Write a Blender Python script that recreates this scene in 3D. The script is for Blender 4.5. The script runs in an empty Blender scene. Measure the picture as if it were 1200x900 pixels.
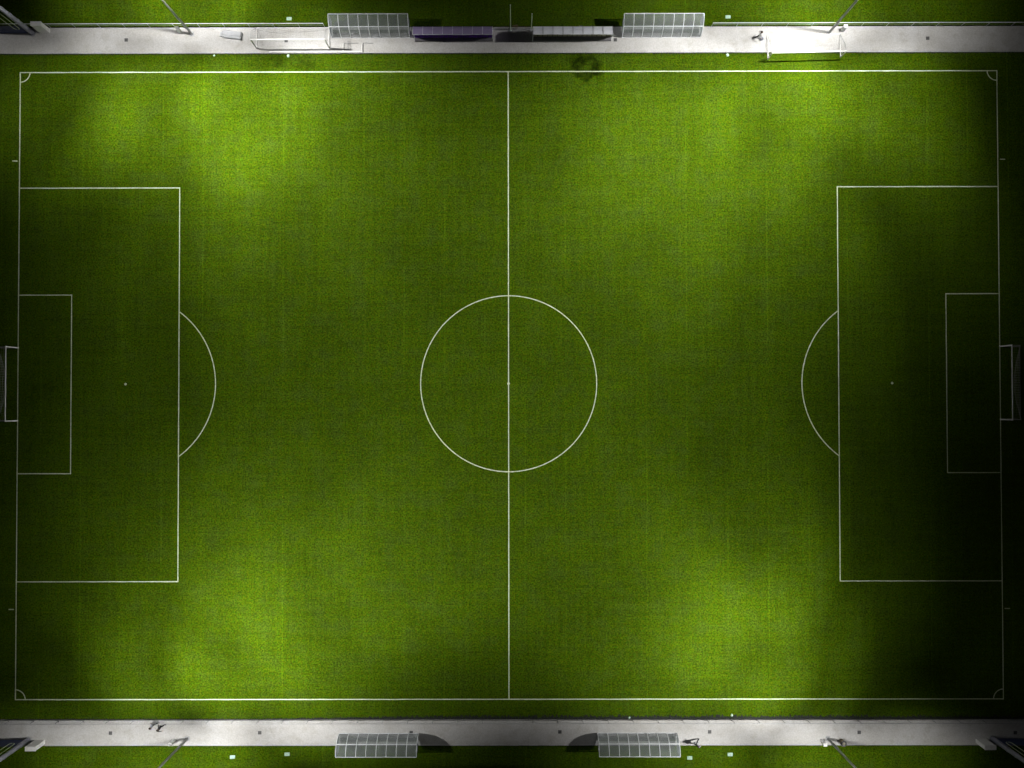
import bpy, bmesh, math, random
from mathutils import Vector, Matrix, Quaternion
random.seed(7)
R = math.radians
scene = bpy.context.scene
col = scene.collection

# ------------------------------------------------------------------ camera
cam_d = bpy.data.cameras.new('camera')
cam = bpy.data.objects.new('camera', cam_d)
col.objects.link(cam)
cam.location = (0.526, -1.928, 101.37)
cam.rotation_euler = (0.0186, 0.00176, -0.00139)
cam_d.sensor_width = 36.0
cam_d.lens = 34.94
cam_d.clip_start = 0.5
cam_d.clip_end = 3000
scene.camera = cam

# ------------------------------------------------------------------ night sky
w = bpy.data.worlds.new('World')
scene.world = w
w.use_nodes = True
wn, wl = w.node_tree.nodes, w.node_tree.links
wn.clear()
sky = wn.new('ShaderNodeTexSky')
sky.sky_type = 'NISHITA'
sky.sun_disc = False
sky.sun_elevation = R(-5.0)
sky.sun_rotation = R(250)
bg = wn.new('ShaderNodeBackground')
bg.inputs['Strength'].default_value = 0.09
wo = wn.new('ShaderNodeOutputWorld')
wl.new(sky.outputs[0], bg.inputs[0])
wl.new(bg.outputs[0], wo.inputs[0])

scene.view_settings.view_transform = 'Standard'
scene.view_settings.look = 'None'
scene.view_settings.exposure = 0.0
scene.view_settings.gamma = 1.0

# ------------------------------------------------------------------ materials
def mat_base(name):
    m = bpy.data.materials.new(name)
    m.use_nodes = True
    nt = m.node_tree
    b = nt.nodes['Principled BSDF']
    return m, nt, b

def N(nt, t, **kw):
    n = nt.nodes.new(t)
    for k, v in kw.items():
        setattr(n, k, v)
    return n

def noise(nt, vec, scale, detail=3, rough=0.55):
    n = N(nt, 'ShaderNodeTexNoise')
    n.inputs['Scale'].default_value = scale
    n.inputs['Detail'].default_value = detail
    n.inputs['Roughness'].default_value = rough
    if vec: nt.links.new(vec, n.inputs['Vector'])
    return n.outputs['Fac']

def ramp(nt, fac, lo, hi, a=0.0, b=1.0):
    n = N(nt, 'ShaderNodeMapRange')
    n.inputs[1].default_value = lo; n.inputs[2].default_value = hi
    n.inputs[3].default_value = a; n.inputs[4].default_value = b
    nt.links.new(fac, n.inputs[0])
    return n.outputs[0]

def math_n(nt, op, a, b):
    n = N(nt, 'ShaderNodeMath', operation=op)
    for i, v in enumerate((a, b)):
        if v is None: continue
        if isinstance(v, (int, float)): n.inputs[i].default_value = v
        else: nt.links.new(v, n.inputs[i])
    return n.outputs[0]

def mixc(nt, fac, c1, c2, blend='MIX'):
    n = N(nt, 'ShaderNodeMixRGB', blend_type=blend)
    for i, v in ((0, fac), (1, c1), (2, c2)):
        if isinstance(v, (int, float)): n.inputs[i].default_value = v
        elif isinstance(v, tuple): n.inputs[i].default_value = (*v, 1)
        else: nt.links.new(v, n.inputs[i])
    return n.outputs[0]

def mapped(nt, scale, src=None):
    g = src or N(nt, 'ShaderNodeNewGeometry').outputs['Position']
    m = N(nt, 'ShaderNodeMapping')
    m.inputs['Scale'].default_value = scale
    nt.links.new(g, m.inputs['Vector'])
    return m.outputs[0]

def simple(name, c, rough=0.6, metal=0.0, var=0.12, scale=6.0, dirt=None):
    """one plain material with a little grain and optional dirt patches"""
    m, nt, b = mat_base(name)
    tc = N(nt, 'ShaderNodeTexCoord').outputs['Object']
    f = noise(nt, tc, scale, 4)
    k = ramp(nt, f, 0.3, 0.7, 1 - var, 1 + var)
    c2 = mixc(nt, 1.0, c, k, 'MULTIPLY')
    if dirt:
        d = ramp(nt, noise(nt, tc, scale * 0.35, 5, 0.65), 0.5, 0.72, 0, 0.7)
        c2 = mixc(nt, d, c2, dirt)
    nt.links.new(c2, b.inputs['Base Color'])
    b.inputs['Roughness'].default_value = rough
    b.inputs['Metallic'].default_value = metal
    return m

def turf_material(name, gain=1.0, seams=True, tone_marks=True):
    m, nt, b = mat_base(name)
    L = nt.links
    pos = N(nt, 'ShaderNodeNewGeometry').outputs['Position']
    fine = ramp(nt, noise(nt, pos, 6.4, 3, 0.8), 0.30, 0.70, 0.28, 1.72)
    mid = ramp(nt, noise(nt, mapped(nt, (1.9, 1.3, 1), pos), 1.0, 5, 0.68), 0.3, 0.7, 0.84, 1.16)
    big = ramp(nt, noise(nt, pos, 0.16, 5, 0.68), 0.3, 0.7, 0.87, 1.13)
    sx = ramp(nt, noise(nt, mapped(nt, (0.13, 2.5, 1), pos), 1.0, 3, 0.6), 0.3, 0.7, 0.90, 1.10)
    sy = ramp(nt, noise(nt, mapped(nt, (2.3, 0.10, 1), pos), 1.0, 3, 0.6), 0.3, 0.7, 0.90, 1.10)
    k = fine
    for o in (mid, big, sx, sy):
        k = math_n(nt, 'MULTIPLY', k, o)
    hue = ramp(nt, noise(nt, pos, 4.2, 3, 0.65), 0.33, 0.67)
    c = mixc(nt, hue, (0.0360, 0.0965, 0.0016), (0.0710, 0.1030, 0.0012))
    hue2 = ramp(nt, noise(nt, pos, 0.55, 4, 0.6), 0.45, 0.70, 0, 0.55)
    c = mixc(nt, hue2, c, (0.054, 0.093, 0.0100))
    if seams:   # joins between the rolls of turf
        sep = N(nt, 'ShaderNodeSeparateXYZ'); L.new(pos, sep.inputs[0])
        wob = ramp(nt, noise(nt, mapped(nt, (0.6, 0.25, 1), pos), 1.0, 2), 0.0, 1.0, -0.09, 0.09)
        fx = math_n(nt, 'ADD', math_n(nt, 'ADD', sep.outputs[0], 400.0), wob)
        fr = math_n(nt, 'FRACT', math_n(nt, 'DIVIDE', fx, 4.12), None)
        d = math_n(nt, 'ABSOLUTE', math_n(nt, 'SUBTRACT', fr, 0.5), None)
        line = ramp(nt, d, 0.0, 0.022, 1.0, 0.0)
        patch = ramp(nt, noise(nt, mapped(nt, (0.2, 0.05, 1), pos), 1.0, 3), 0.45, 0.62, 0, 0.42)
        k = math_n(nt, 'MULTIPLY', k, math_n(nt, 'ADD', 1.0, math_n(nt, 'MULTIPLY', line, patch)))
    if tone_marks:   # darker ring in the turf colour by the touchline and two scuffed patches
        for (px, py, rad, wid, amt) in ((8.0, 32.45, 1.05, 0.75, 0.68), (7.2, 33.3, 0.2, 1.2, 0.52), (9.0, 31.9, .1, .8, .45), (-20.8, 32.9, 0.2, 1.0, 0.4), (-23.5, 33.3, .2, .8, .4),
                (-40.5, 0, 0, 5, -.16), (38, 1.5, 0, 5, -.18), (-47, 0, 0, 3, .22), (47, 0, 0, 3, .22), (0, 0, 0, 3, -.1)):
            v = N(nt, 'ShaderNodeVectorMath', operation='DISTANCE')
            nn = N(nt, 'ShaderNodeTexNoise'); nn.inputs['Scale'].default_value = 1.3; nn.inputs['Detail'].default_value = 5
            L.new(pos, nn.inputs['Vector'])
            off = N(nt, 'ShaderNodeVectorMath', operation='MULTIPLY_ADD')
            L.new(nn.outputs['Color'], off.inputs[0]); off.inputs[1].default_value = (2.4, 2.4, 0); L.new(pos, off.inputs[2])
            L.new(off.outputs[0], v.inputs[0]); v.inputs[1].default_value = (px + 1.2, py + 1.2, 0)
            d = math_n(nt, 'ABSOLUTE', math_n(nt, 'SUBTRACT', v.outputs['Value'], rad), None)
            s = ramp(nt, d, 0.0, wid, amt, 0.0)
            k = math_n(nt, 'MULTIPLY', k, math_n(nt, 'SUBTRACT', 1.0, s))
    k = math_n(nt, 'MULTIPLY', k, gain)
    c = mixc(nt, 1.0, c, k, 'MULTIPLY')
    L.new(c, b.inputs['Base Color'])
    b.inputs['Roughness'].default_value = 0.9
    b.inputs['Specular IOR Level'].default_value = 0.035
    bp = N(nt, 'ShaderNodeBump'); bp.inputs['Strength'].default_value = 0.35; bp.inputs['Distance'].default_value = 0.03
    L.new(noise(nt, pos, 12, 3, 0.7), bp.inputs['Height']); L.new(bp.outputs[0], b.inputs['Normal'])
    return m

def concrete_material(name):
    m, nt, b = mat_base(name)
    pos = N(nt, 'ShaderNodeNewGeometry').outputs['Position']
    c = mixc(nt, ramp(nt, noise(nt, pos, 0.28, 5, 0.65), 0.35, 0.65), (0.44, 0.43, 0.41), (0.51, 0.507, 0.50))
    c = mixc(nt, ramp(nt, noise(nt, pos, 1.1, 6, 0.72), 0.50, 0.72, 0, 0.75), c, (0.37, 0.35, 0.315))
    k = ramp(nt, noise(nt, pos, 8, 3, 0.7), 0.3, 0.7, 0.86, 1.14)
    c = mixc(nt, 1.0, c, k, 'MULTIPLY')
    nt.links.new(c, b.inputs['Base Color'])
    b.inputs['Roughness'].default_value = 0.85
    return m

def line_material():
    m, nt, b = mat_base('line_paint')
    pos = N(nt, 'ShaderNodeNewGeometry').outputs['Position']
    wear = ramp(nt, noise(nt, pos, 3.0, 5, 0.7), 0.35, 0.75, 0, 0.75)
    c = mixc(nt, wear, (0.70, 0.76, 0.52), (0.40, 0.49, 0.24))
    c = mixc(nt, ramp(nt, noise(nt, pos, 10, 3, 0.7), 0.48, 0.72, 0, 0.75), c, (0.06, 0.10, 0.01))
    nt.links.new(c, b.inputs['Base Color'])
    b.inputs['Roughness'].default_value = 0.85
    return m

def clear_material(name, tint, trans, refl, cols=((0.50, 0.53, 0.56), (0.34, 0.36, 0.36))):
    """polycarbonate sheet: lets part of the light through, scatters part"""
    m = bpy.data.materials.new(name); m.use_nodes = True
    nt = m.node_tree; nt.nodes.clear()
    tr = N(nt, 'ShaderNodeBsdfTransparent'); tr.inputs[0].default_value = (*tint, 1)
    df = N(nt, 'ShaderNodeBsdfDiffuse')
    tc = N(nt, 'ShaderNodeTexCoord').outputs['Object']
    nt.links.new(mixc(nt, ramp(nt, noise(nt, tc, 2.0, 4), .35, .7), cols[0], cols[1]), df.inputs[0])
    tl = N(nt, 'ShaderNodeBsdfTranslucent'); tl.inputs[0].default_value = (0.5, 0.53, 0.55, 1)
    gl = N(nt, 'ShaderNodeBsdfGlossy'); gl.inputs['Roughness'].default_value = 0.22
    a = N(nt, 'ShaderNodeMixShader'); a.inputs[0].default_value = 0.4
    nt.links.new(df.outputs[0], a.inputs[1]); nt.links.new(tl.outputs[0], a.inputs[2])
    c = N(nt, 'ShaderNodeMixShader'); c.inputs[0].default_value = trans
    nt.links.new(a.outputs[0], c.inputs[1]); nt.links.new(tr.outputs[0], c.inputs[2])
    d = N(nt, 'ShaderNodeMixShader'); d.inputs[0].default_value = refl
    nt.links.new(c.outputs[0], d.inputs[1]); nt.links.new(gl.outputs[0], d.inputs[2])
    o = N(nt, 'ShaderNodeOutputMaterial'); nt.links.new(d.outputs[0], o.inputs[0])
    return m

def lamp_glass():
    m = bpy.data.materials.new('lit_lamp_glass'); m.use_nodes = True
    nt = m.node_tree; nt.nodes.clear()
    e = N(nt, 'ShaderNodeEmission'); e.inputs[1].default_value = 40
    e.inputs[0].default_value = (1, 0.98, 0.94, 1)
    o = N(nt, 'ShaderNodeOutputMaterial'); nt.links.new(e.outputs[0], o.inputs[0])
    return m

M = dict(
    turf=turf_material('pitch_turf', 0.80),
    concrete=concrete_material('pale_concrete'),
    paint=line_material(),
    white=simple('white_metal', (0.78, 0.78, 0.76), 0.45, 0, 0.06, 5, (0.55, 0.53, 0.48)),
    alu=simple('bare_aluminium', (0.80, 0.82, 0.85), 0.45, 0.0, 0.08, 4),
    cover=simple('grey_white_cover', (0.42, 0.43, 0.45), 0.8, 0, 0.08, 3),
    galv=simple('galvanised_steel', (0.34, 0.35, 0.36), 0.5, 0.35, 0.12, 3),
    mast=simple('mast_steel', (0.25, 0.255, 0.26), 0.55, 0.2, 0.12, 2),
    greypost=simple('grey_lilac_paint', (0.30, 0.30, 0.37), 0.5, 0.0, 0.12, 1.5, (0.22, 0.22, 0.26)),
    plaster=simple('white_render', (0.74, 0.74, 0.72), 0.85, 0, 0.05, 3, (0.60, 0.59, 0.55)),
    navy=simple('navy_sheet', (0.012, 0.022, 0.075), 0.6, 0, 0.25, 2.5),
    lime=simple('pale_lime_trim', (0.62, 0.70, 0.48), 0.6),
    purple=simple('purple_plastic', (0.20, 0.06, 0.50), 0.4, 0, 0.15, 5),
    cream=simple('cream_plastic', (0.62, 0.58, 0.44), 0.5, 0, 0.1, 5),
    greyseat=simple('grey_bench', (0.16, 0.155, 0.165), 0.6, 0, 0.15, 4),
    dark=simple('dark_iron', (0.10, 0.10, 0.10), 0.6, 0.2, 0.3, 9),
    edge_band=simple('dark_edge_band', (0.014, 0.016, 0.014), 0.95, 0, 0.5, 7, (0.03, 0.035, 0.02)),
    mint=simple('pale_green_cover', (0.40, 0.58, 0.44), 0.6, 0, 0.1, 8, (0.32, 0.44, 0.32)),
    brown=simple('brown_plastic', (0.10, 0.075, 0.035), 0.55, 0, 0.2, 6),
    rust=simple('red_brown', (0.13, 0.045, 0.025), 0.7, 0, 0.2, 6),
    bluegrey=simple('blue_grey_cloth', (0.20, 0.22, 0.27), 0.85, 0, 0.15, 9),
    net=simple('net_cord', (0.28, 0.28, 0.27), 0.9, 0, 0.05, 5),
    blade=simple('grass_blade', (0.045, 0.085, 0.006), 0.85, 0, 0.4, 3),
    clear=clear_material('clear_polycarbonate', (0.95, 0.965, 0.975), 0.80, 0.06, ((0.74, 0.78, 0.82), (0.55, 0.58, 0.58))),
    tinted=clear_material('tinted_polycarbonate', (0.78, 0.80, 0.81), 0.45, 0.05),
    smoky=clear_material('frosted_polycarbonate', (0.72, 0.70, 0.92), 0.20, 0.06, ((0.72, 0.58, 0.95), (0.54, 0.44, 0.78))),
    pearl=simple('pale_roof_sheet', (0.74, 0.76, 0.82), 0.4, 0, 0.12, 1.5),
    glass=lamp_glass(),
    skin=simple('skin', (0.42, 0.25, 0.17), 0.6, 0, 0.05, 8),
    hair=simple('dark_hair', (0.03, 0.02, 0.014), 0.6, 0, 0.2, 20),
    trousers=simple('dark_trousers', (0.02, 0.02, 0.028), 0.9, 0, 0.2, 10),
    shoe=simple('black_shoe', (0.02, 0.02, 0.02), 0.5),
    top_white=simple('pale_top', (0.62, 0.62, 0.63), 0.9, 0, 0.08, 10),
    top_lilac=simple('lilac_top', (0.50, 0.50, 0.62), 0.9, 0, 0.08, 10),
    top_grey=simple('grey_top', (0.36, 0.37, 0.38), 0.9, 0, 0.08, 10),
    top_black=simple('black_top', (0.03, 0.028, 0.03), 0.9, 0, 0.1, 10),
)

# ------------------------------------------------------------------ helpers
class MB:
    """collects shapes into one mesh"""
    def __init__(s): s.v = []; s.f = []
    def add(s, vs, fs):
        o = len(s.v); s.v += [tuple(v) for v in vs]; s.f += [tuple(i + o for i in f) for f in fs]
    def box(s, x0, y0, z0, x1, y1, z1, mtx=None):
        vs = [Vector((x, y, z)) for z in (z0, z1) for y in (y0, y1) for x in (x0, x1)]
        if mtx: vs = [mtx @ v for v in vs]
        s.add(vs, [(0, 2, 3, 1), (4, 5, 7, 6), (0, 1, 5, 4), (2, 6, 7, 3), (0, 4, 6, 2), (1, 3, 7, 5)])
    def bevbox(s, x0, y0, z0, x1, y1, z1, b, mtx=None):
        """box whose upright corners and top edge are chamfered"""
        ring = lambda d, z: [Vector(p) for p in ((x0+d+b, y0+d, z), (x1-d-b, y0+d, z), (x1-d, y0+d+b, z), (x1-d, y1-d-b, z), (x1-d-b, y1-d, z), (x0+d+b, y1-d, z), (x0+d, y1-d-b, z), (x0+d, y0+d+b, z))]
        r = ring(0, z0) + ring(0, z1 - b) + ring(b, z1)
        if mtx: r = [mtx @ v for v in r]
        f = []
        for k in (0, 8):
            for i in range(8):
                j = (i + 1) % 8; f.append((k+i, k+j, k+8+j, k+8+i))
        f.append(tuple(range(7, -1, -1))); f.append(tuple(range(16, 24)))
        s.add(r, f)
    def tube(s, pts, r, n=6, r2=None):
        pts = [Vector(p) for p in pts]; m = len(pts); r2 = r if r2 is None else r2
        vs = []; up = None
        for i, p in enumerate(pts):
            d = (pts[min(i+1, m-1)] - pts[max(i-1, 0)]).normalized()
            if up is None:
                up = Vector((0, 0, 1)) if abs(d.z) < .9 else Vector((1, 0, 0))
            a = d.cross(up).normalized(); b = d.cross(a).normalized(); up = -b if False else up
            rr = r + (r2 - r) * i / (m - 1)
            for k in range(n):
                t = 2 * math.pi * (k + .5) / n
                vs.append(p + a * math.cos(t) * rr + b * math.sin(t) * rr)
        fs = []
        for i in range(m - 1):
            for k in range(n):
                j = (k + 1) % n
                fs.append((i*n+k, i*n+j, (i+1)*n+j, (i+1)*n+k))
        fs.append(tuple(range(n-1, -1, -1))); fs.append(tuple(range((m-1)*n, m*n)))
        s.add(vs, fs)
    def mesh(s, name, m):
        me = bpy.data.meshes.new(name); me.from_pydata(s.v, [], s.f); me.update()
        bm = bmesh.new(); bm.from_mesh(me); bmesh.ops.recalc_face_normals(bm, faces=bm.faces); bm.to_mesh(me); bm.free()
        for mm in (m if isinstance(m, list) else [m]): me.materials.append(mm)
        return me
    def build(s, name, m, parent=None, smooth=False):
        me = s.mesh(name, m)
        if smooth:
            for p in me.polygons: p.use_smooth = True
        return link(name, me, parent)

def link(name, me, parent=None, loc=None, rotz=0.0):
    o = bpy.data.objects.new(name, me); col.objects.link(o)
    if parent: o.parent = parent
    if loc: o.location = loc
    o.rotation_euler.z = rotz
    return o

def tag(o, label=None, cat=None, group=None, kind=None):
    if label: o['label'] = label
    if cat: o['category'] = cat
    if group: o['group'] = group
    if kind: o['kind'] = kind
    return o

def empty(name, loc, rotz=0.0, label=None, cat=None, group=None):
    o = bpy.data.objects.new(name, None); col.objects.link(o)
    o.empty_display_size = 0.5
    o.location = loc; o.rotation_euler.z = rotz
    return tag(o, label, cat, group)

def copy_tree(o, parent=None):
    c = o.copy(); col.objects.link(c)
    if parent: c.parent = parent
    for ch in list(o.children): copy_tree(ch, c)
    return c

def struct(name, mb, m):
    return tag(mb.build(name, m), kind='structure')

# ------------------------------------------------------------------ ground
b = MB()
b.add([(-1500, -1500, 0), (1500, -1500, 0), (1500, 1500, 0), (-1500, 1500, 0)], [(0, 1, 2, 3)])
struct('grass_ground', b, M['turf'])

def ragged_strip(name, x0, x1, y_in, y_out, wfun, z, m):
    """strip with one straight edge (y_in) and one ragged edge"""
    vs = []; fs = []; n = int((x1 - x0) / 0.08)
    s = 1 if y_out > y_in else -1
    for i in range(n + 1):
        x = x0 + (x1 - x0) * i / n
        vs += [(x, y_in, z), (x, y_in + s * wfun(x) * (0.45 + 0.9 * random.random() ** 1.6), z)]
    for i in range(n): fs.append((2*i, 2*i+2, 2*i+3, 2*i+1))
    b = MB(); b.add(vs, fs)
    return struct(name, b, m)

PN0, PN1, PS0, PS1 = 33.95, 36.62, -34.05, -36.67
for nm, y0, y1 in (('north_path', PN0, PN1), ('south_path', PS1, PS0)):
    b = MB()
    b.box(-140, y0 + .1, -0.2, 140, y1 - .1, 0.030)
    struct(nm, b, M['concrete'])
    b = MB()      # edging stones, a low line of blocks along both sides
    for ya, yb in ((y0, y0 + .094), (y1 - .094, y1)):
        x = -60.0
        while x < 60:
            h = 0.036 + random.uniform(-.003, .003)
            b.box(x, ya + random.uniform(-.006, .006), -0.1, x + 0.985, yb, h); x += 1.0
    tag(b.build('path_edging', M['concrete']), kind='structure')

step = lambda x, a, c: max(0.0, min(1.0, (x - a) / (c - a)))
ragged_strip('dark_edge_strip', -60, 60, PS0 + .004, PS0 + 1, lambda x: 0.09 + 0.30 * step(x, -26, -8), 0.010, M['edge_band'])  # dark ragged band beside the path, wider towards the right
ragged_strip('dark_edge_strip', -60, 60, PN0 - .004, PN0 - 1, lambda x: 0.10, 0.010, M['edge_band'])
ragged_strip('dark_edge_strip', -60, 60, PN1 + .004, PN1 + 1, lambda x: 0.10, 0.010, M['edge_band'])
ragged_strip('dark_edge_strip', -60, 60, PS1 - .004, PS1 - 1, lambda x: 0.05, 0.010, M['edge_band'])

def tufts(y, spread, n, hmax):
    vs = []; fs = []
    for _ in range(n):
        x = random.uniform(-53, 53); yy = y + random.gauss(0, spread)
        for k in range(3):
            a = random.uniform(0, 6.28); h = random.uniform(.03, hmax); l = random.uniform(.02, .09); wd = random.uniform(.008, .02)
            dx, dy = math.cos(a), math.sin(a); o = len(vs)
            vs += [(x - dy*wd, yy + dx*wd, .0), (x + dy*wd, yy - dx*wd, .0), (x + dx*l, yy + dy*l, h)]
            fs.append((o, o+1, o+2))
    b = MB(); b.add(vs, fs)
    tag(b.build('grass_tufts', M['blade']), 'ragged fringe of longer grass along the pale path edge', 'grass', kind='stuff')
tufts(PN0 - .1, .09, 1800, .14)
tufts(PS0 + .16, .14, 2200, .16)
tufts(PN1 + .06, .06, 1200, .12)
tufts(PS1 - .06, .05, 1000, .12)

# ------------------------------------------------------------------ pitch markings
HL, HW, LW = 50.1, 32.02, 0.05       # half length, half width, half line
def rect(name, x0, y0, x1, y1, z=0.006):
    b = MB(); n = max(1, int(max(x1 - x0, y1 - y0) / 1.0)); vs = []; fs = []
    along = (x1 - x0) > (y1 - y0)
    for i in range(n + 1):
        t = i / n; j0, j1 = random.uniform(-.008, .008), random.uniform(-.008, .008)
        if along: vs += [(x0 + (x1-x0)*t, y0 + j0, z), (x0 + (x1-x0)*t, y1 + j1, z)]
        else: vs += [(x0 + j0, y0 + (y1-y0)*t, z), (x1 + j1, y0 + (y1-y0)*t, z)]
    for i in range(n): fs.append((2*i, 2*i+1, 2*i+3, 2*i+2))
    b.add(vs, fs)
    return struct(name, b, M['paint'])
def arc(name, cx, cy, r, a0, a1, z=0.012):
    n = max(8, int(abs(a1 - a0) * r * 2.5)); vs = []; fs = []
    for i in range(n + 1):
        t = a0 + (a1 - a0) * i / n
        for rr in (r - LW, r + LW): vs.append((cx + rr*math.cos(t), cy + rr*math.sin(t), z))
    for i in range(n): fs.append((2*i, 2*i+1, 2*i+3, 2*i+2))
    b = MB(); b.add(vs, fs); return struct(name, b, M['paint'])
def disc(name, cx, cy, r, z=0.018):
    b = MB(); b.add([(cx + r*math.cos(i*math.pi/6), cy + r*math.sin(i*math.pi/6), z) for i in range(12)], [tuple(range(12))])
    return struct(name, b, M['paint'])
for s in (1, -1):
    rect('touchline', -HL - LW, s*HW - LW, HL + LW, s*HW + LW)
    rect('goal_line', s*HL - LW, -HW + LW + .004, s*HL + LW, HW - LW - .004)
    xi = s * (HL - LW - .004)
    for nm, d, h in (('penalty_area_line', 16.44, 20.10), ('goal_area_line', 5.44, 9.12)):
        xo = s * (HL - d)
        rect(nm, xo - LW, -h - LW, xo + LW, h + LW)
        for q in (1, -1):
            a0, a1 = sorted((xi, xo - s * 0 + s * (LW + .004)))
            rect(nm, a0, q*h - LW, a1, q*h + LW)
    px = s * (HL - 11)
    disc('penalty_spot', px, 0, 0.13)
    th = math.acos((16.44 + LW + .004 - 11) / 9.19)
    arc('penalty_arc', px, 0, 9.19, math.pi*(s > 0) - th, math.pi*(s > 0) + th)
    for q in (1, -1):
        a = {(1, 1): math.pi, (-1, 1): 1.5*math.pi, (-1, -1): 0, (1, -1): .5*math.pi}[(s, q)]
        arc('corner_arc', s*HL, q*HW, 1.0, a, a + math.pi/2)
        a0, a1 = sorted((s*(HL + .22), s*(HL + .76)))
        rect('distance_mark', a0, q*(HW - 9.12) - .05, a1, q*(HW - 9.12) + .05)
rect('halfway_line', -LW, -HW + LW + .004, LW, HW - LW - .004)
arc('centre_circle', 0.01, 0, 8.98, 0, 2*math.pi)
disc('centre_spot', 0, 0, 0.14)

# ------------------------------------------------------------------ floodlight masts
HEAD = 16.35
# one row per lamp: aim point on the ground, half angle of the beam, watts
LAMPS = [
 [(-60,27.8,26,9625),(-44,27.8,26,16723),(-40,19.8,26,13804),(-40,35.8,33,4020),(-40,39.8,26,10483),(-36,27.8,26,29223),(-32,9.8,26,16091),(-32,39.8,26,22745),(-28,27.8,26,43059),(-24,15.8,26,47952),(-24,23.8,26,13055),(-24,39.8,26,14765),(-20,15.8,68,4314),(-16,27.8,26,41470),(-16,31.8,26,17405),(0,3.8,26,32068)],
 [(0,19.8,26,56339),(4,3.8,26,43569),(8,15.8,33,58622),(8,39.8,26,17483),(16,27.8,26,41575),(20,9.8,26,35271),(24,19.8,68,2889),(24,39.8,42,17357),(28,9.8,26,36659),(28,27.8,26,40355),(32,27.8,26,15030),(32,39.8,26,11794),(36,39.8,54,11242),(40,19.8,26,13355),(40,27.8,26,13686),(60,15.8,42,2192)],
 [(-52,-39.8,26,4704),(-52,-19.8,26,4176),(-40,-39.8,26,7686),(-40,-35.8,33,7841),(-40,-19.8,26,7899),(-36,-27.8,26,18373),(-36,-9.8,26,16582),(-32,-39.8,26,13343),(-28,-39.8,26,11641),(-28,-27.8,26,36525),(-28,-9.8,26,15161),(-24,-31.8,26,8391),(-24,-15.8,26,42099),(-16,-31.8,26,26751),(-16,-19.8,33,30691),(0,-9.8,26,64255)],
 [(8,-19.8,33,60063),(16,-39.8,26,19029),(20,-31.8,26,9206),(20,-23.8,42,1468),(24,-27.8,26,26116),(24,-15.8,26,36851),(28,-39.8,26,8906),(28,-27.8,33,9714),(32,-39.8,26,7567),(32,-15.8,33,3872),(32,-3.8,26,1630),(36,-39.8,42,2817),(36,-23.8,26,2386),(40,-39.8,26,3512),(44,-39.8,26,615),(60,-15.8,33,825)],
]
MASTS = [(-32.48, 35.96), (32.94, 35.96), (-32.62, -35.96), (32.30, -36.01)]
MLAB = ['slim grey floodlight mast on the path near the white covered box',
        'slim grey floodlight mast rising behind the loose goal that straddles the path edge',
        'slim grey floodlight mast near the two people by the path railing',
        'slim grey floodlight mast beside the brown litter bin']
def tube_mesh(name, pts, r, m, n=10, r2=None):
    b = MB(); b.tube(pts, r, n, r2); me = b.mesh(name, m)
    for p in me.polygons: p.use_smooth = len(p.vertices) == 4
    return me
pole_me = tube_mesh('pole', [(0, 0, .03), (0, 0, 8), (0, 0, HEAD + .3)], .135, M['mast'], 12, .075)
b = MB(); b.bevbox(-.24, -.24, .03, .24, .24, .06, .015); plate_me = b.mesh('base_plate', M['galv'])
b = MB(); b.tube([(0, 0, .058), (0, 0, .10)], .022, 6); bolt_me = b.mesh('bolt', M['galv'])
b = MB(); b.box(-4.0, -.05, HEAD + .1, 4.0, .05, HEAD + .2); arm_me = b.mesh('crossarm', M['galv'])
b = MB(); b.box(-.04, -.498, HEAD + .11, .04, .498, HEAD + .19); arm2_me = b.mesh('outrigger', M['galv'])
b = MB(); b.bevbox(-.19, -.13, -.05, .19, .13, .09, .03)
for i in range(6): b.box(-.16 + i*.06, -.11, .09, -.145 + i*.06, .11, .125)
b.box(-.205, -.02, 0, -.193, .02, .26); b.box(.193, -.02, 0, .205, .02, .26)
hous_me = b.mesh('floodlight', M['galv'])
b = MB(); b.box(-.165, -.105, -.06, .165, .105, -.052); lens_me = b.mesh('lamp_glass', M['glass'])
for (mx, my), lab, lamps in zip(MASTS, MLAB, LAMPS):
    t = empty('floodlight_mast', (mx, my, 0), 0, lab, 'floodlight mast', 'floodlight masts along the two paths')
    for nm, me in (('pole', pole_me), ('base_plate', plate_me)):
        link(nm, me, t)
    link('crossarm', arm_me, t, (0, -.55 if my > 0 else .55, 0))
    for dx in (0,): link('outrigger', arm2_me, t, (dx, 0, 0))
    for bx, by in ((-.18, -.18), (.18, -.18), (-.18, .18), (.18, .18)): link('bolt', bolt_me, t, (bx, by, 0))
    lamps = sorted(lamps)
    s = -1 if my > 0 else 1
    inner = [l for l in lamps if abs(l[1]) < abs(my) + .5]
    outer = [l for l in lamps if l not in inner]
    spots = [(l, (i - (len(inner) - 1) / 2) * .40, s * .55) for i, l in enumerate(inner)]
    nl = len(outer) // 2
    spots += [(l, -(len(inner) * .21 + .3 + .42 * (nl - 1 - i)) if i < nl else len(inner) * .21 + .3 + .42 * (i - nl), s * .55) for i, l in enumerate(outer)]
    for (ax, ay, half, watts), dx, dy in spots:
        p = Vector((dx, dy, HEAD - .15))
        d = (Vector((ax - mx, ay - my, 0)) - p).normalized()
        q = d.to_track_quat('-Z', 'Y')
        h = link('floodlight', hous_me, t, p); h.rotation_mode = 'QUATERNION'; h.rotation_quaternion = q
        link('lamp_glass', lens_me, h)
        ld = bpy.data.lights.new('floodlight_beam', 'SPOT')
        ld.energy = watts * 0.93; ld.spot_size = R(2 * half); ld.spot_blend = 1.0
        ld.shadow_soft_size = 0.22; ld.color = (1.0, 0.985, 0.95)
        lo = bpy.data.objects.new('floodlight_beam', ld); col.objects.link(lo)
        lo.location = Vector((mx, my, 0)) + p + d * 0.32
        lo.rotation_mode = 'QUATERNION'; lo.rotation_quaternion = q

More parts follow.
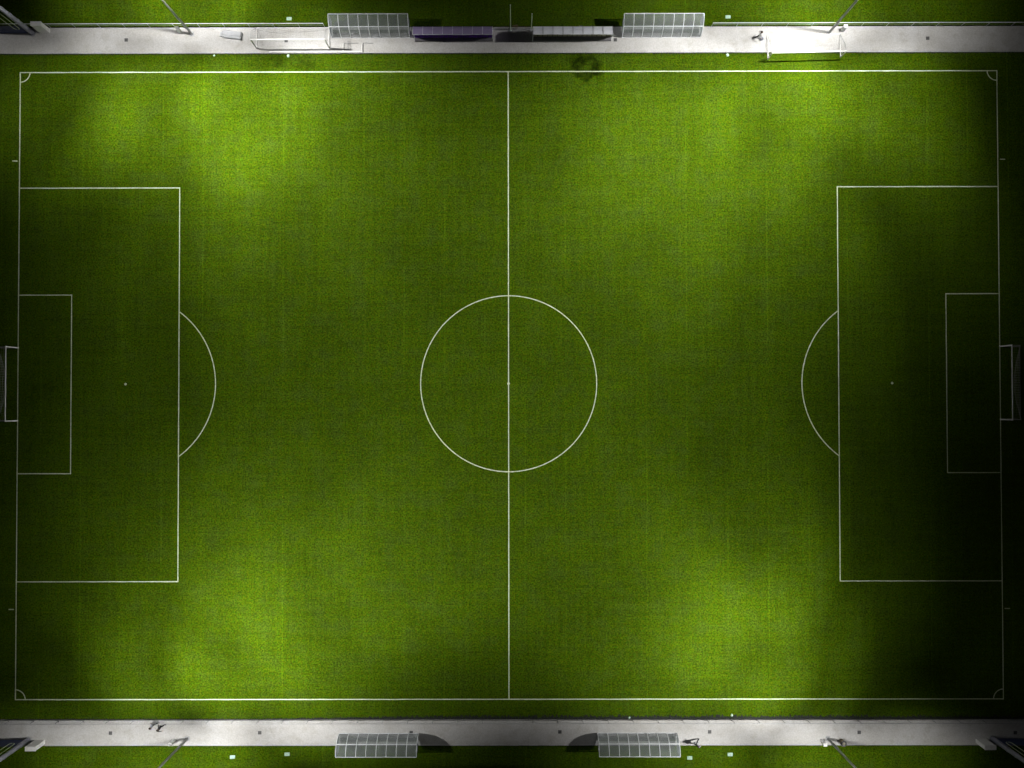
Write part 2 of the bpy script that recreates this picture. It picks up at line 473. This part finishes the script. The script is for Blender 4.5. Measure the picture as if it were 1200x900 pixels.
# white control cabinets by the masts
b = MB(); b.bevbox(-.17, -.14, .03, .17, .14, 1.22, .02); cab_me = b.mesh('cabinet_body', M['white'])
b = MB(); b.bevbox(-.20, -.17, 1.222, .20, .17, 1.30, .025); cap_me = b.mesh('cabinet_cap', M['white'])
b = MB(); b.box(-.14, -.155, .12, .14, -.142, 1.15); b.box(.09, -.17, .6, .115, -.156, .72); door_me = b.mesh('cabinet_door', M['alu'])
for (cx, cy), lab in zip([(-33.66, 36.12), (34.25, 36.16), (-33.92, -36.13), (31.64, -36.2)],
        ['small white electrical cabinet left of the mast near the white covered box',
         'small white electrical cabinet behind the loose goal at the path edge',
         'small white electrical cabinet left of the mast near the two walking people',
         'small white electrical cabinet left of the mast with the brown bin']):
    t = empty('control_cabinet', (cx, cy, 0), 0 if cy > 0 else math.pi, lab, 'cabinet', 'white cabinets at the foot of the masts')
    link('cabinet_body', cab_me, t); link('cabinet_cap', cap_me, t); link('cabinet_door', door_me, t)

# ------------------------------------------------------------------ clear curved shelters
SA, SZ, SW, NB = 1.63, 2.15, 8.04, 8
def prof(t): return (SA * (1 - math.cos(t)), SZ * math.sin(t))
PR = [prof(i / 14 * math.pi / 2) for i in range(15)]
b = MB(); b.tube([(0, y, z + .03) for y, z in PR], .032, 6); rib_me = b.mesh('rib', M['alu'])
def shell(x0, x1, th, pr, lift=.03):
    b = MB(); n = len(pr); vs = []
    for k in range(n):
        y0, z0 = pr[max(k-1, 0)]; y1, z1 = pr[min(k+1, n-1)]
        nn = Vector((0, -(z1 - z0), y1 - y0)).normalized() * th
        for x in (x0, x1):
            vs += [(x, pr[k][0], pr[k][1] + lift), (x, pr[k][0] + nn.y, pr[k][1] + lift + nn.z)]
    fs = []
    for k in range(n - 1):
        a = 4*k; c = a + 4
        fs += [(a, a+2, c+2, c), (a+1, c+1, c+3, a+3), (a, c, c+1, a+1), (a+2, a+3, c+3, c+2)]
    fs += [(0, 1, 3, 2), (4*n-4, 4*n-2, 4*n-1, 4*n-3)]
    b.add(vs, fs); return b
bay = SW / NB
pane_me = shell(.036, bay - .036, .012, PR).mesh('roof_panel', M['clear'])
b = MB(); n = len(PR)
ring = [(y, z + .03) for y, z in PR] + [(SA, .35), (.2, .05)]
vs = [(x, y, z) for x in (-.006, .006) for y, z in ring]; m_ = len(ring)
b.add(vs, [tuple(range(m_)), tuple(range(2*m_-1, m_-1, -1))] + [(i, (i+1) % m_, m_ + (i+1) % m_, m_ + i) for i in range(m_)])
end_me = b.mesh('end_panel', M['tinted'])
def rail_me(name, y, z, r, x=SW/2, m='alu'):
    b = MB(); b.tube([(-x, y, z), (x, y, z)], r, 6); return b.mesh(name, M[m])
yk, zk = prof(R(48))
rails = [rail_me('lip_rail', SA, SZ + .03, .04), rail_me('purlin', yk, zk + .05, .034), rail_me('sill_rail', 0, .06, .04)]
b = MB()
for k in range(3): b.box(-3.85, .30 + k*.13, .45, 3.85, .41 + k*.13, .48)
seat_me = b.mesh('bench_seat', M['greyseat'])
b = MB(); b.box(-.03, .30, .03, .03, .67, .449); leg_me = b.mesh('bench_leg', M['galv'])
SH = [((-14.09, 35.53), 0, 'clear curved shelter beside the big loose goal, opening away from the pitch', ),
      ((15.70, 35.51), 0, 'clear curved shelter on the path next to the row of pale seats'),
      ((-13.20, -35.45), math.pi, 'clear curved shelter whose shadow falls to its right on the path'),
      ((12.97, -35.43), math.pi, 'clear curved shelter whose shadow falls to its left, beside a walking person')]
for (x, y), rz, lab in SH:
    t = empty('clear_shelter', (x, y, 0), rz, lab, 'shelter', 'clear curved shelters backing onto the pitch')
    for i in range(NB + 1): link('rib', rib_me, t, (-SW/2 + i*bay, 0, 0))
    for i in range(NB): link('roof_panel', pane_me, t, (-SW/2 + i*bay, 0, 0))
    for sx in (-1, 1): link('end_panel', end_me, t, (sx*(SW/2 - .045), 0, 0))
    for nm, me in zip(('lip_rail', 'purlin', 'sill_rail'), rails): link(nm, me, t)
    bs = link('bench_seat', seat_me, t)
    for i in range(5): link('bench_leg', leg_me, t, (-3.6 + i*1.8, 0, 0))

# ------------------------------------------------------------------ low team dugouts facing the pitch
DP = [(0, .12), (0, .9), (-.02, 1.45), (-.10, 1.72), (-.26, 1.88), (-.55, 1.98), (-1.02, 2.03)]
def dugout(x0, x1, y, lab, seat_m, pane_m, frame_m, n_seats, seat_y):
    t = empty('team_dugout', ((x0 + x1)/2, y, 0), 0, lab, 'dugout', 'low dugouts facing the pitch')
    W = x1 - x0; bw = W / 8
    b = MB(); b.tube([(0, yy, z) for yy, z in DP], .026, 6); rm = b.mesh('rib', M[frame_m])
    pm = shell(.03, bw - .03, .012, DP, 0).mesh('roof_panel', M[pane_m])
    for i in range(9): link('rib', rm, t, (-W/2 + i*bw, 0, 0))
    for i in range(8): link('roof_panel', pm, t, (-W/2 + i*bw, 0, 0))
    b = MB(); b.tube([(0, -.98, .03), (0, -.98, 2.02)], .028, 6); lm = b.mesh('front_post', M['alu'])
    for sx in (-1, 1): link('front_post', lm, t, (sx*(W/2), 0, 0))
    b = MB(); b.tube([(-W/2, -1.02, 2.04), (W/2, -1.02, 2.04)], .03, 6); b.build('front_rail', M['alu'], t)
    b = MB(); b.box(-W/2 + .03, -.97, .032, W/2 - .03, -.02, .12); b.build('floor_plinth', M['greyseat'], t)
    ring = [(yy, z) for yy, z in DP] + [(-1.0, 1.2), (-.6, .12)]; k = len(ring)
    b = MB(); b.add([(x, a, c) for x in (-.006, .006) for a, c in ring], [tuple(range(k)), tuple(range(2*k-1, k-1, -1))] + [(i, (i+1) % k, k + (i+1) % k, k + i) for i in range(k)])
    em = b.mesh('end_panel', M[pane_m])
    for sx in (-1, 1): link('end_panel', em, t, (sx*(W/2 - .04), 0, 0))
    sw = W / n_seats
    b = MB(); b.bevbox(-sw*.44, -.22, .40, sw*.44, .20, .47, .03); b.bevbox(-sw*.44, .17, .47, sw*.44, .22, .85, .02); b.box(-.03, -.05, .12, .03, .05, .40)
    sm = b.mesh('seat', M[seat_m])
    for i in range(n_seats): link('seat', sm, t, (-W/2 + sw*(i + .5), seat_y - y, 0))
dugout(-9.60, -1.58, 36.12, 'low bluish dugout with a row of dark purple seats', 'purple', 'smoky', 'alu', 16, 35.62)
dugout(2.52, 10.58, 36.12, 'low pale dugout with a row of cream seats', 'cream', 'pearl', 'galv', 16, 35.72)

# ------------------------------------------------------------------ gate gap between the dugouts
for (fx, fh, lab) in ((.25, 6.5, 'taller of the two pale flagpoles in the gap between the dugouts'),
                      (2.38, 4.3, 'shorter of the two pale flagpoles, touching the cream seat dugout')):
    t = empty('flagpole', (fx, 36.29, 0), 0, lab, 'flagpole', 'pale flagpoles by the halfway line')
    b = MB(); b.tube([(0, 0, .03), (0, 0, fh)], .055, 10, .035); b.build('pole', M['lime'], t, True)
    b = MB(); b.bevbox(-.13, -.13, .03, .13, .13, .16, .03); b.build('foot', M['alu'], t)
    b = MB(); b.tube([(0, 0, fh), (0, 0, fh + .06)], .05, 8, .02); b.build('finial', M['white'], t)
t = empty('low_barrier', (.42, 36.30, 0), 0, 'low pale two bar barrier closing the gap between the dugouts', 'barrier')
for nm, z, y in (('upper_bar', .62, .0), ('lower_bar', .12, 0)):
    b = MB(); b.tube([(-1.92, y, z), (1.92, y, z)], .045, 8); b.build(nm, M['alu'], t)
b = MB(); b.tube([(0, 0, .03), (0, 0, .60)], .04, 8); pm = b.mesh('post', M['alu'])
for x in (-1.9, -.5, 1.2, 1.9): link('post', pm, t, (x, .004, 0))
t = empty('crate', (.72, 36.55, 0), .2, 'small reddish brown crate behind the low barrier by the taller flagpole', 'crate')
b = MB(); b.bevbox(-.26, -.16, .0, .26, .16, .28, .02); b.build('crate_body', M['rust'], t)
b = MB(); b.bevbox(-.28, -.18, .282, .28, .18, .32, .02); b.build('lid', M['brown'], t)

# ------------------------------------------------------------------ railings
def railing(x0, x1, y, xs, lab, m):
    t = empty('railing', ((x0 + x1)/2, y, 0), 0, lab, 'railing', 'metal railings along the paths')
    cx = (x0 + x1)/2; h = 1.02
    pm = tube_mesh('post', [(0, 0, .03), (0, 0, h)], .028, M[m], 6)
    for x in xs: link('post', pm, t, (x - cx, 0, 0))
    b = MB(); b.tube([(x0 - cx, 0, h), (x1 - cx, 0, h)], .03, 8); b.build('top_rail', M['alu' if y > 0 else m], t)
    b = MB(); b.tube([(x0 - cx, .004, h*.52), (x1 - cx, .004, h*.52)], .009, 5); b.build('mid_rail', M['galv'], t)
railing(-59.6, -18.82, 36.66, [-18.84 - 2.56*i for i in range(16)], 'metal railing along the path running up to the shelter by the big loose goal', 'galv')
railing(20.84, 59.3, 36.62, [20.86 + 2.56*i for i in range(16)], 'metal railing along the path behind the loose goal at the path edge', 'galv')
railing(-60.9, 60.9, -34.17, [-50.72 + 2.53*i for i in range(-4, 45)], 'long thin metal railing between pitch and path on the walking people side', 'galv')

# ------------------------------------------------------------------ corner gate posts, walls and pillars
def corner(px, py, sx, sy, pill, pl, ll, gl):
    """thick post, navy gate screen and white pillar in one corner of the ground"""
    t = empty('gate_post', (px, py, 0), 0, pl, 'post', 'thick grey posts in the corners')
    me = tube_mesh('post_shaft', [(0, 0, .03), (0, 0, 6), (0, 0, 13)], .24, M['greypost'], 14, .19); link('post_shaft', me, t)
    b = MB(); b.tube([(0, 0, .03), (0, 0, .09)], .36, 14); b.build('base_flange', M['galv'], t)
    for z in (1.6, 3.2, 4.8):
        b = MB(); b.tube([(0, 0, z), (0, 0, z + .10)], .255, 14); b.build('collar', M['greypost'], t)
    # tall looped trim bracketed to the post, reaching out over the screen
    o = sx
    b = MB(); lo = []
    for i in range(9):
        a = math.pi * i / 8
        lo.append((o*(.95 - .27*math.cos(a)), -sy*.05, 1.5 - .33*math.sin(a)))
    b.tube([(o*.62, -sy*.05, 7.4)] + lo + [(o*1.25, -sy*.05, 7.4)], .035, 6)
    b.build('looped_trim', M['lime'], t)
    b = MB(); b.box(min(0, o*.7), -.03 - sy*.05, 6.2, max(0, o*.7), .03 - sy*.05, 6.26); b.build('bracket', M['galv'], t)
    g = empty('gate_screen', (px, py, 0), 0, gl, 'gate', 'navy screens in the corners')
    x0, x1 = sorted((px + sx*.42, px + sx*12)); n = 6
    for i in range(n):
        a = x0 + (x1 - x0)*i/n - px; c = x0 + (x1 - x0)*(i+1)/n - px
        b = MB(); b.box(a + .02, -.03, .10, c - .02, .03, 2.05); b.build('screen_panel', M['navy'], g)
    for z in (.07, 2.07):
        b = MB(); b.box(x0 - px, -.04, z - .03, x1 - px, .04, z + .02); b.build('screen_rail', M['dark'], g)
    x0, x1 = pill
    l = empty('white_pillar', ((x0 + x1)/2, py + sy*.21, 0), 0, ll, 'pillar', 'white rendered pillars beside the corner posts')
    h = (x1 - x0)/2
    b = MB(); b.bevbox(-h, -.21, .0, h, .21, 2.0, .012); b.build('pillar_body', M['plaster'], l)
    b = MB(); b.bevbox(-h - .02, -.23, 2.002, h + .02, .23, 2.07, .015); b.build('coping', M['plaster'], l)
corner(-48.85, 36.08, -1, 1, (-48.10, -47.05), 'thick grey post in the corner near the mast with the white covered box',
       'white pillar beside the thick post in the corner farthest from any person, railing behind',
       'dark navy gate screen beside the thick post at the far path corner')
corner(-48.78, -36.07, -1, -1, (-48.08, -47.04), 'thick pale grey post in the corner near the two walking people',
       'brightly lit white pillar beside the thick post on the walking people path',
       'dark navy gate screen by the corner post on the walking people path')
corner(48.95, -36.02, 1, -1, (47.22, 48.33), 'thick bluish post in the darkest corner of the ground',
       'dim white pillar beside the thick post in the darkest corner',
       'nearly black navy gate screen beyond the post in the darkest corner')

# ------------------------------------------------------------------ goals
def net_strands(b, A, B_, n1, n2, sag, r):
    """cord mesh between two poly-lines A and B_, sagging in the middle"""
    def pt(u, v):
        k = u * (len(A) - 1); i = min(int(k), len(A) - 2); f = k - i
        a = Vector(A[i]).lerp(Vector(A[i+1]), f); c = Vector(B_[i]).lerp(Vector(B_[i+1]), f)
        p = a.lerp(c, v); p += Vector(sag) * math.sin(math.pi*u) * math.sin(math.pi*v)
        return p
    for i in range(n1 + 1): b.tube([pt(i/n1, j/6) for j in range(7)], r, 3)
    for j in range(n2 + 1): b.tube([pt(i/14, j/n2) for i in range(15)], r, 3)
def goal(loc, rotz, lab, group, frame='white', h=2.44, depth=2.0, bar=.06, top=0.9, sag=.35, cell=.24, cord=.006):
    """mouth along local x, opening towards -y"""
    t = empty('football_goal', loc, rotz, lab, 'goal', group)
    hw = 3.72
    b = MB(); b.tube([(0, 0, .0), (0, 0, h - .002)], bar, 10); pm = b.mesh('post', M['white'])
    for s in (-1, 1): link('post', pm, t, (s*hw, 0, 0))
    b = MB(); b.tube([(-hw - bar, 0, h + bar), (hw + bar, 0, h + bar)], bar, 10); b.build('crossbar', M['white'], t)
    b = MB(); b.tube([(-hw, depth, .05), (hw, depth, .05)], .045, 8); b.build('rear_bar', M[frame], t)
    b = MB(); b.tube([(0, bar, .05), (0, depth, .05)], .05, 8); gm = b.mesh('ground_bar', M[frame])
    b = MB(); b.tube([(0, bar, h), (0, top, h - .08), (0, depth, .09)], .022, 6); sm = b.mesh('stanchion', M['galv'])
    for s in (-1, 1): link('ground_bar', gm, t, (s*hw, 0, 0)); link('stanchion', sm, t, (s*hw, 0, 0))
    b = MB(); n1 = int(7.4/cell)
    net_strands(b, [(-hw, bar, h), (hw, bar, h)], [(-hw, top, h - .08), (hw, top, h - .08)], n1, 4, (0, 0, -.25), cord)
    net_strands(b, [(-hw, top, h - .08), (hw, top, h - .08)], [(-hw, depth, .09), (hw, depth, .09)], n1, int(h/cell), (0, -sag, -.1), cord)
    for s in (-1, 1):
        net_strands(b, [(s*hw, bar, .1), (s*hw, depth, .1)], [(s*hw, bar, h), (s*hw, top, h - .08)], 7, 9, (-s*.1, 0, 0), cord)
    tag(b.build('net', M['net'], t), kind='stuff')
    return t
goal((-HL, 0, 0), math.pi/2, 'white football goal on the goal line at the greener end of the pitch', 'goals on the goal lines', 'dark', sag=.8, cord=.007)
goal((HL, 0, 0), -math.pi/2, 'white football goal on the goal line at the darker end of the pitch', 'goals on the goal lines', 'dark', sag=.6, cord=.007)
goal((-22.07, 34.46, .032), 0, 'loose full size white goal standing wholly on the path beside a clear shelter', 'loose goals stored on the path', depth=2.1, cell=.4, cord=.004)
goal((30.36, 33.32, .03), .021, 'loose white goal straddling the edge between path and grass', 'loose goals stored on the path', h=1.80, depth=2.4, top=.6, cell=.4, cord=.004)

# goal frame lying on the ground in front of the shelter
t = empty('goal_frame', (-18.4, 34.07, 0), 0, 'white goal frame lying flat on the path edge in front of the shelter', 'goal frame')
b = MB(); b.tube([(-6.1, 0, .09), (3.46, -.02, .09)], .06, 10); b.build('crossbar', M['white'], t)
b = MB(); b.tube([(0, .062, .09), (0, .86, .09)], .05, 8); pm = b.mesh('upright', M['white'])
for x in (1.49, 3.44): link('upright', pm, t, (x, 0, 0))
for a, c in ((1.49, 3.0), (3.5, 4.6)):
    b = MB(); b.tube([(a, .90, .085), (c, .90, .085)], .025, 6); b.build('brace', M['galv'], t)
b = MB(); b.tube([(1.95, .12, .08), (1.95, 1.15, .08)], .018, 6); b.build('brace', M['galv'], t)

# white covered box lying askew
t = empty('covered_box', (-28.28, 35.72, .03), R(-7), 'low white covered box lying askew on the path right of the mast', 'box')
b = MB(); b.bevbox(-.92, -.33, 0, .92, .33, .42, .06); b.build('box_body', M['cover'], t)
b = MB(); b.bevbox(-.96, -.10, .421, .92, .37, .50, .03); b.build('lid', M['cover'], t)
b = MB(); b.add([(-.925, -.30, 0), (-.925, .30, 0), (-1.32, 0.22, 0), (-1.32, -.18, 0), (-.925, -.30, .40), (-.925, .30, .40), (-1.30, .20, .15), (-1.30, -.16, .15)],
      [(0, 3, 2, 1), (4, 5, 6, 7), (0, 4, 7, 3), (1, 2, 6, 5), (2, 3, 7, 6), (0, 1, 5, 4)]); b.build('sloping_end', M['cover'], t)
b = MB(); b.bevbox(.925, -.36, 0, .985, .40, .56, .02); b.build('end_board', M['cover'], t)

# ------------------------------------------------------------------ covers and grates
b = MB(); b.box(-.175, -.175, .005, .175, .175, .036); frame_me = b.mesh('grate_frame', M['dark'])
b = MB()
for i in range(5): b.box(-.14 + i*.06, -.15, .037, -.11 + i*.06, .15, .044)
bars_me = b.mesh('grate_bars', M['dark'])
DR = [(-39.23, 35.36, 'dark square drain grate near the corner with the lit railing, left of a mast'),
      (43.04, 35.37, 'dark square drain grate alone on the dim path end past the loose goal'),
      (-40.41, -35.39, 'dark square drain grate left of the two walking people'),
      (-25.27, -35.36, 'dark square drain grate on the brightest path stretch, right of a mast'),
      (-9.91, -35.37, 'dark square drain grate touching the shelter with the shadow on its right'),
      (5.15, -35.30, 'dark square drain grate just left of the rounded shelter shadow'),
      (20.32, -35.31, 'dark square drain grate to the right of the lone person on the path'),
      (35.46, -35.37, 'dark square drain grate right of the brown litter bin'),
      (51.25, -35.42, 'barely visible drain grate in the darkest path corner'),
      (-6.52, 35.29, 'dark square drain grate in front of the purple seats'),
      (11.00, 35.27, 'dark square drain grate between the cream seat dugout and a clear shelter'),
      (-22.79, 35.25, 'dark square drain grate inside the big loose goal')]
for x, y, lab in DR:
    t = empty('drain_grate', (x, y, 0), 0, lab, 'drain', 'drain grates down the middle of the paths')
    link('grate_frame', frame_me, t); link('grate_bars', bars_me, t)
b = MB(); b.bevbox(-.26, -.17, 0, .26, .17, .07, .02); lid_me = b.mesh('cover_lid', M['mint'])
b = MB(); b.box(-.06, -.03, .071, .06, .03, .085); grip_me = b.mesh('cover_grip', M['galv'])
for x, y, lab in [(-22.49, 37.53, 'pale green valve cover on the grass behind the big loose goal'),
                  (22.57, 37.61, 'pale green valve cover on the grass behind the start of the railing'),
                  (-28.03, -37.81, 'left one of two pale green valve covers on the grass near a shelter'),
                  (-22.49, -37.53, 'pale green valve cover on the grass nearest the shelter with shadow on its right'),
                  (18.28, -37.93, 'pale green valve cover on the grass just behind the lone person'),
                  (22.38, -37.59, 'pale green valve cover on the grass farther right of the lone person')]:
    t = empty('valve_cover', (x, y, 0), 0, lab, 'cover', 'pale green valve covers in the grass')
    link('cover_lid', lid_me, t); link('cover_grip', grip_me, t)
b = MB(); b.tube([(0, 0, 0), (0, 0, .05), (0, 0, .09)], .17, 12, .13); spr_me = b.mesh('sprinkler_cap', M['mint'])
b = MB(); b.tube([(0, 0, .088), (0, 0, .13)], .04, 8); noz_me = b.mesh('nozzle', M['white'])
for x, y, sc, lab in [(-22.56, 33.69, 1.0, 'round pale sprinkler head on the grass before the big loose goal'),
                  (22.51, 33.69, 1.0, 'round pale sprinkler head on the grass left of the goal at the path edge'),
                  (22.58, -33.64, .85, 'round pale sprinkler head on the grass by the railing right of the lone person'),
                  (12.20, -33.89, .7, 'small round pale sprinkler head at the railing opposite a clear shelter'),
                  (-30.19, 33.75, .6, 'small round pale sprinkler head at the path edge below the white covered box')]:
    t = empty('sprinkler', (x, y, 0), 0, lab, 'sprinkler', 'round sprinkler heads beside the paths')
    t.scale = (sc, sc, sc)
    link('sprinkler_cap', spr_me, t); link('nozzle', noz_me, t)

# litter bin and bag
t = empty('litter_bin', (33.60, -36.24, .03), 0, 'round brown litter bin beside the mast on the path edge', 'bin')
b = MB(); b.tube([(0, 0, 0), (0, 0, .85)], .24, 14, .29); b.build('bin_body', M['brown'], t, True)
b = MB(); b.tube([(0, 0, .852), (0, 0, .90)], .31, 14, .29); b.build('rim', M['dark'], t)
b = MB(); b.tube([(0, 0, .901), (0, 0, .92)], .16, 12); b.build('liner', M['cream'], t)
t = empty('sports_bag', (25.98, 35.31, .03), .1, 'blue grey sports bag on the path beside the lone person and loose goal', 'bag')
b = MB(); b.bevbox(-.17, -.17, 0, .17, .17, .28, .06); b.build('bag_body', M['bluegrey'], t)
b = MB(); b.tube([(-.12, -.05, .27), (-.08, -.05, .36), (.08, -.05, .36), (.12, -.05, .27)], .015, 6); b.build('handle', M['dark'], t)

# ------------------------------------------------------------------ people
def person(loc, rotz, lab, top, stride=.28, arm=.25, height=1.75):
    t = empty('person', loc, rotz, lab, 'person', 'people on the paths')
    s = height / 1.75
    P = {}; V = []; E = []; RD = []
    def v(n, p, r, par=None):
        P[n] = len(V); V.append(Vector(p) * s); RD.append(r * s)
        if par: E.append((P[par], P[n]))
    v('pelvis', (0, 0, .95), (.155))
    v('waist', (0, -.01, 1.10), .135, 'pelvis'); v('chest', (0, -.02, 1.30), .165, 'waist')
    v('neck0', (0, -.01, 1.46), .075, 'chest'); v('neck1', (0, -.03, 1.53), .055, 'neck0')
    v('head0', (0, -.04, 1.60), .085, 'neck1'); v('head1', (0, -.04, 1.67), .10, 'head0'); v('crown', (0, -.025, 1.72), .07, 'head1')
    v('nose', (0, -.145, 1.625), .016, 'head0')
    for q, sd in (('l', 1), ('r', -1)):
        f = sd
        v('ear' + q, (sd*.105, -.03, 1.63), .016, 'head0')
        v('sh' + q, (sd*.19, -.01, 1.41), .068, 'chest')
        v('el' + q, (sd*.25, f*arm*.45 + .02, 1.14), .046, 'sh' + q)
        v('wr' + q, (sd*.25, f*arm*1.0 - .06, .91), .030, 'el' + q)
        v('pa' + q, (sd*.25, f*arm*1.1 - .07, .85), .034, 'wr' + q)
        for k in range(4):
            fx = sd*.25 + 0.0; fy = f*arm*1.15 - .105 + k*.022
            L = (.075, .088, .082, .062)[k]
            v(f'f{q}{k}a', (fx, fy, .80), .010, 'pa' + q); v(f'f{q}{k}b', (fx - sd*.012, fy - .004, .80 - L), .008, f'f{q}{k}a')
        v('th' + q, (sd*.235, f*arm*1.1 - .125, .845), .011, 'pa' + q); v('tt' + q, (sd*.225, f*arm*1.1 - .14, .80), .009, 'th' + q)
        fy = -sd * stride
        v('hip' + q, (sd*.10, 0, .88), .105, 'pelvis')
        v('kn' + q, (sd*.105, fy*.55 - .04, .49), .065, 'hip' + q)
        v('an' + q, (sd*.105, fy + (.03 if fy < 0 else .06), .09), .042, 'kn' + q)
        v('toe' + q, (sd*.115, fy - .14, .045), .040, 'an' + q)
    me = bpy.data.meshes.new('body'); me.from_pydata(V, E, []); me.update()
    ob = bpy.data.objects.new('body', me); col.objects.link(ob)
    md = ob.modifiers.new('skin', 'SKIN'); md.branch_smoothing = 0.3
    for i, sv in enumerate(me.skin_vertices[0].data):
        sv.radius = (RD[i], RD[i]); sv.use_root = (i == 0)
    for n in ('chest', 'waist', 'pelvis'): me.skin_vertices[0].data[P[n]].radius = (RD[P[n]] * 1.15, RD[P[n]] * .72)
    ob.modifiers.new('sub', 'SUBSURF').levels = 1
    dg = bpy.context.evaluated_depsgraph_get()
    nm = bpy.data.meshes.new_from_object(ob.evaluated_get(dg)); nm.name = 'body'
    bpy.data.objects.remove(ob); bpy.data.meshes.remove(me)
    nm.materials.clear()
    for m in (M['skin'], M[top], M['trousers'], M['shoe']): nm.materials.append(m)
    for p in nm.polygons:
        c = p.center / s; p.use_smooth = True
        if c.z > 1.50: p.material_index = 0
        elif abs(c.x) > .185 and c.z < 1.2: p.material_index = 0 if c.z < .93 else 1
        elif c.z > .97: p.material_index = 1
        elif c.z > .10: p.material_index = 2
        else: p.material_index = 3
    link('body', nm, t)
    b = MB(); vs = []; fs = []; n = 10     # hair: a shell over the back and top of the head
    for i in range(5):
        a = (i / 4) * 1.45
        for k in range(n):
            tt = 2*math.pi*k/n
            lift = .0 if math.sin(tt) > -.3 else .035 * i / 4
            vs.append((.112*math.sin(a + .02)*math.cos(tt)*s, (-.022 + .122*math.sin(a + .02)*math.sin(tt))*s, (1.655 + .112*math.cos(a) + lift)*s))
    for i in range(4):
        for k in range(n): fs.append((i*n+k, i*n+(k+1) % n, (i+1)*n+(k+1) % n, (i+1)*n+k))
    fs.append(tuple(range(n))); b.add(vs, fs); b.build('hair', M['hair'], t, True)
    b = MB()
    for sx in (-.037, .037): b.bevbox((sx - .012)*s, -.142*s, 1.645*s, (sx + .012)*s, -.128*s, 1.661*s, .003)
    b.build('eyes', M['shoe'], t)
    return t
person((25.60, 35.44, .03), R(60), 'person in a pale top and dark trousers beside the sports bag', 'top_white')
person((-35.86, -34.40, .03), R(80), 'person in a lilac top nearest the railing, left of a pair walking', 'top_lilac', .30)
person((-35.10, -34.58, .03), R(75), 'person in a dark top walking on the right of the pair', 'top_black', .22)
person((18.90, -36.22, .03), R(-70), 'lone person in a grey top walking on the path edge near a shelter', 'top_grey', .34, .35)
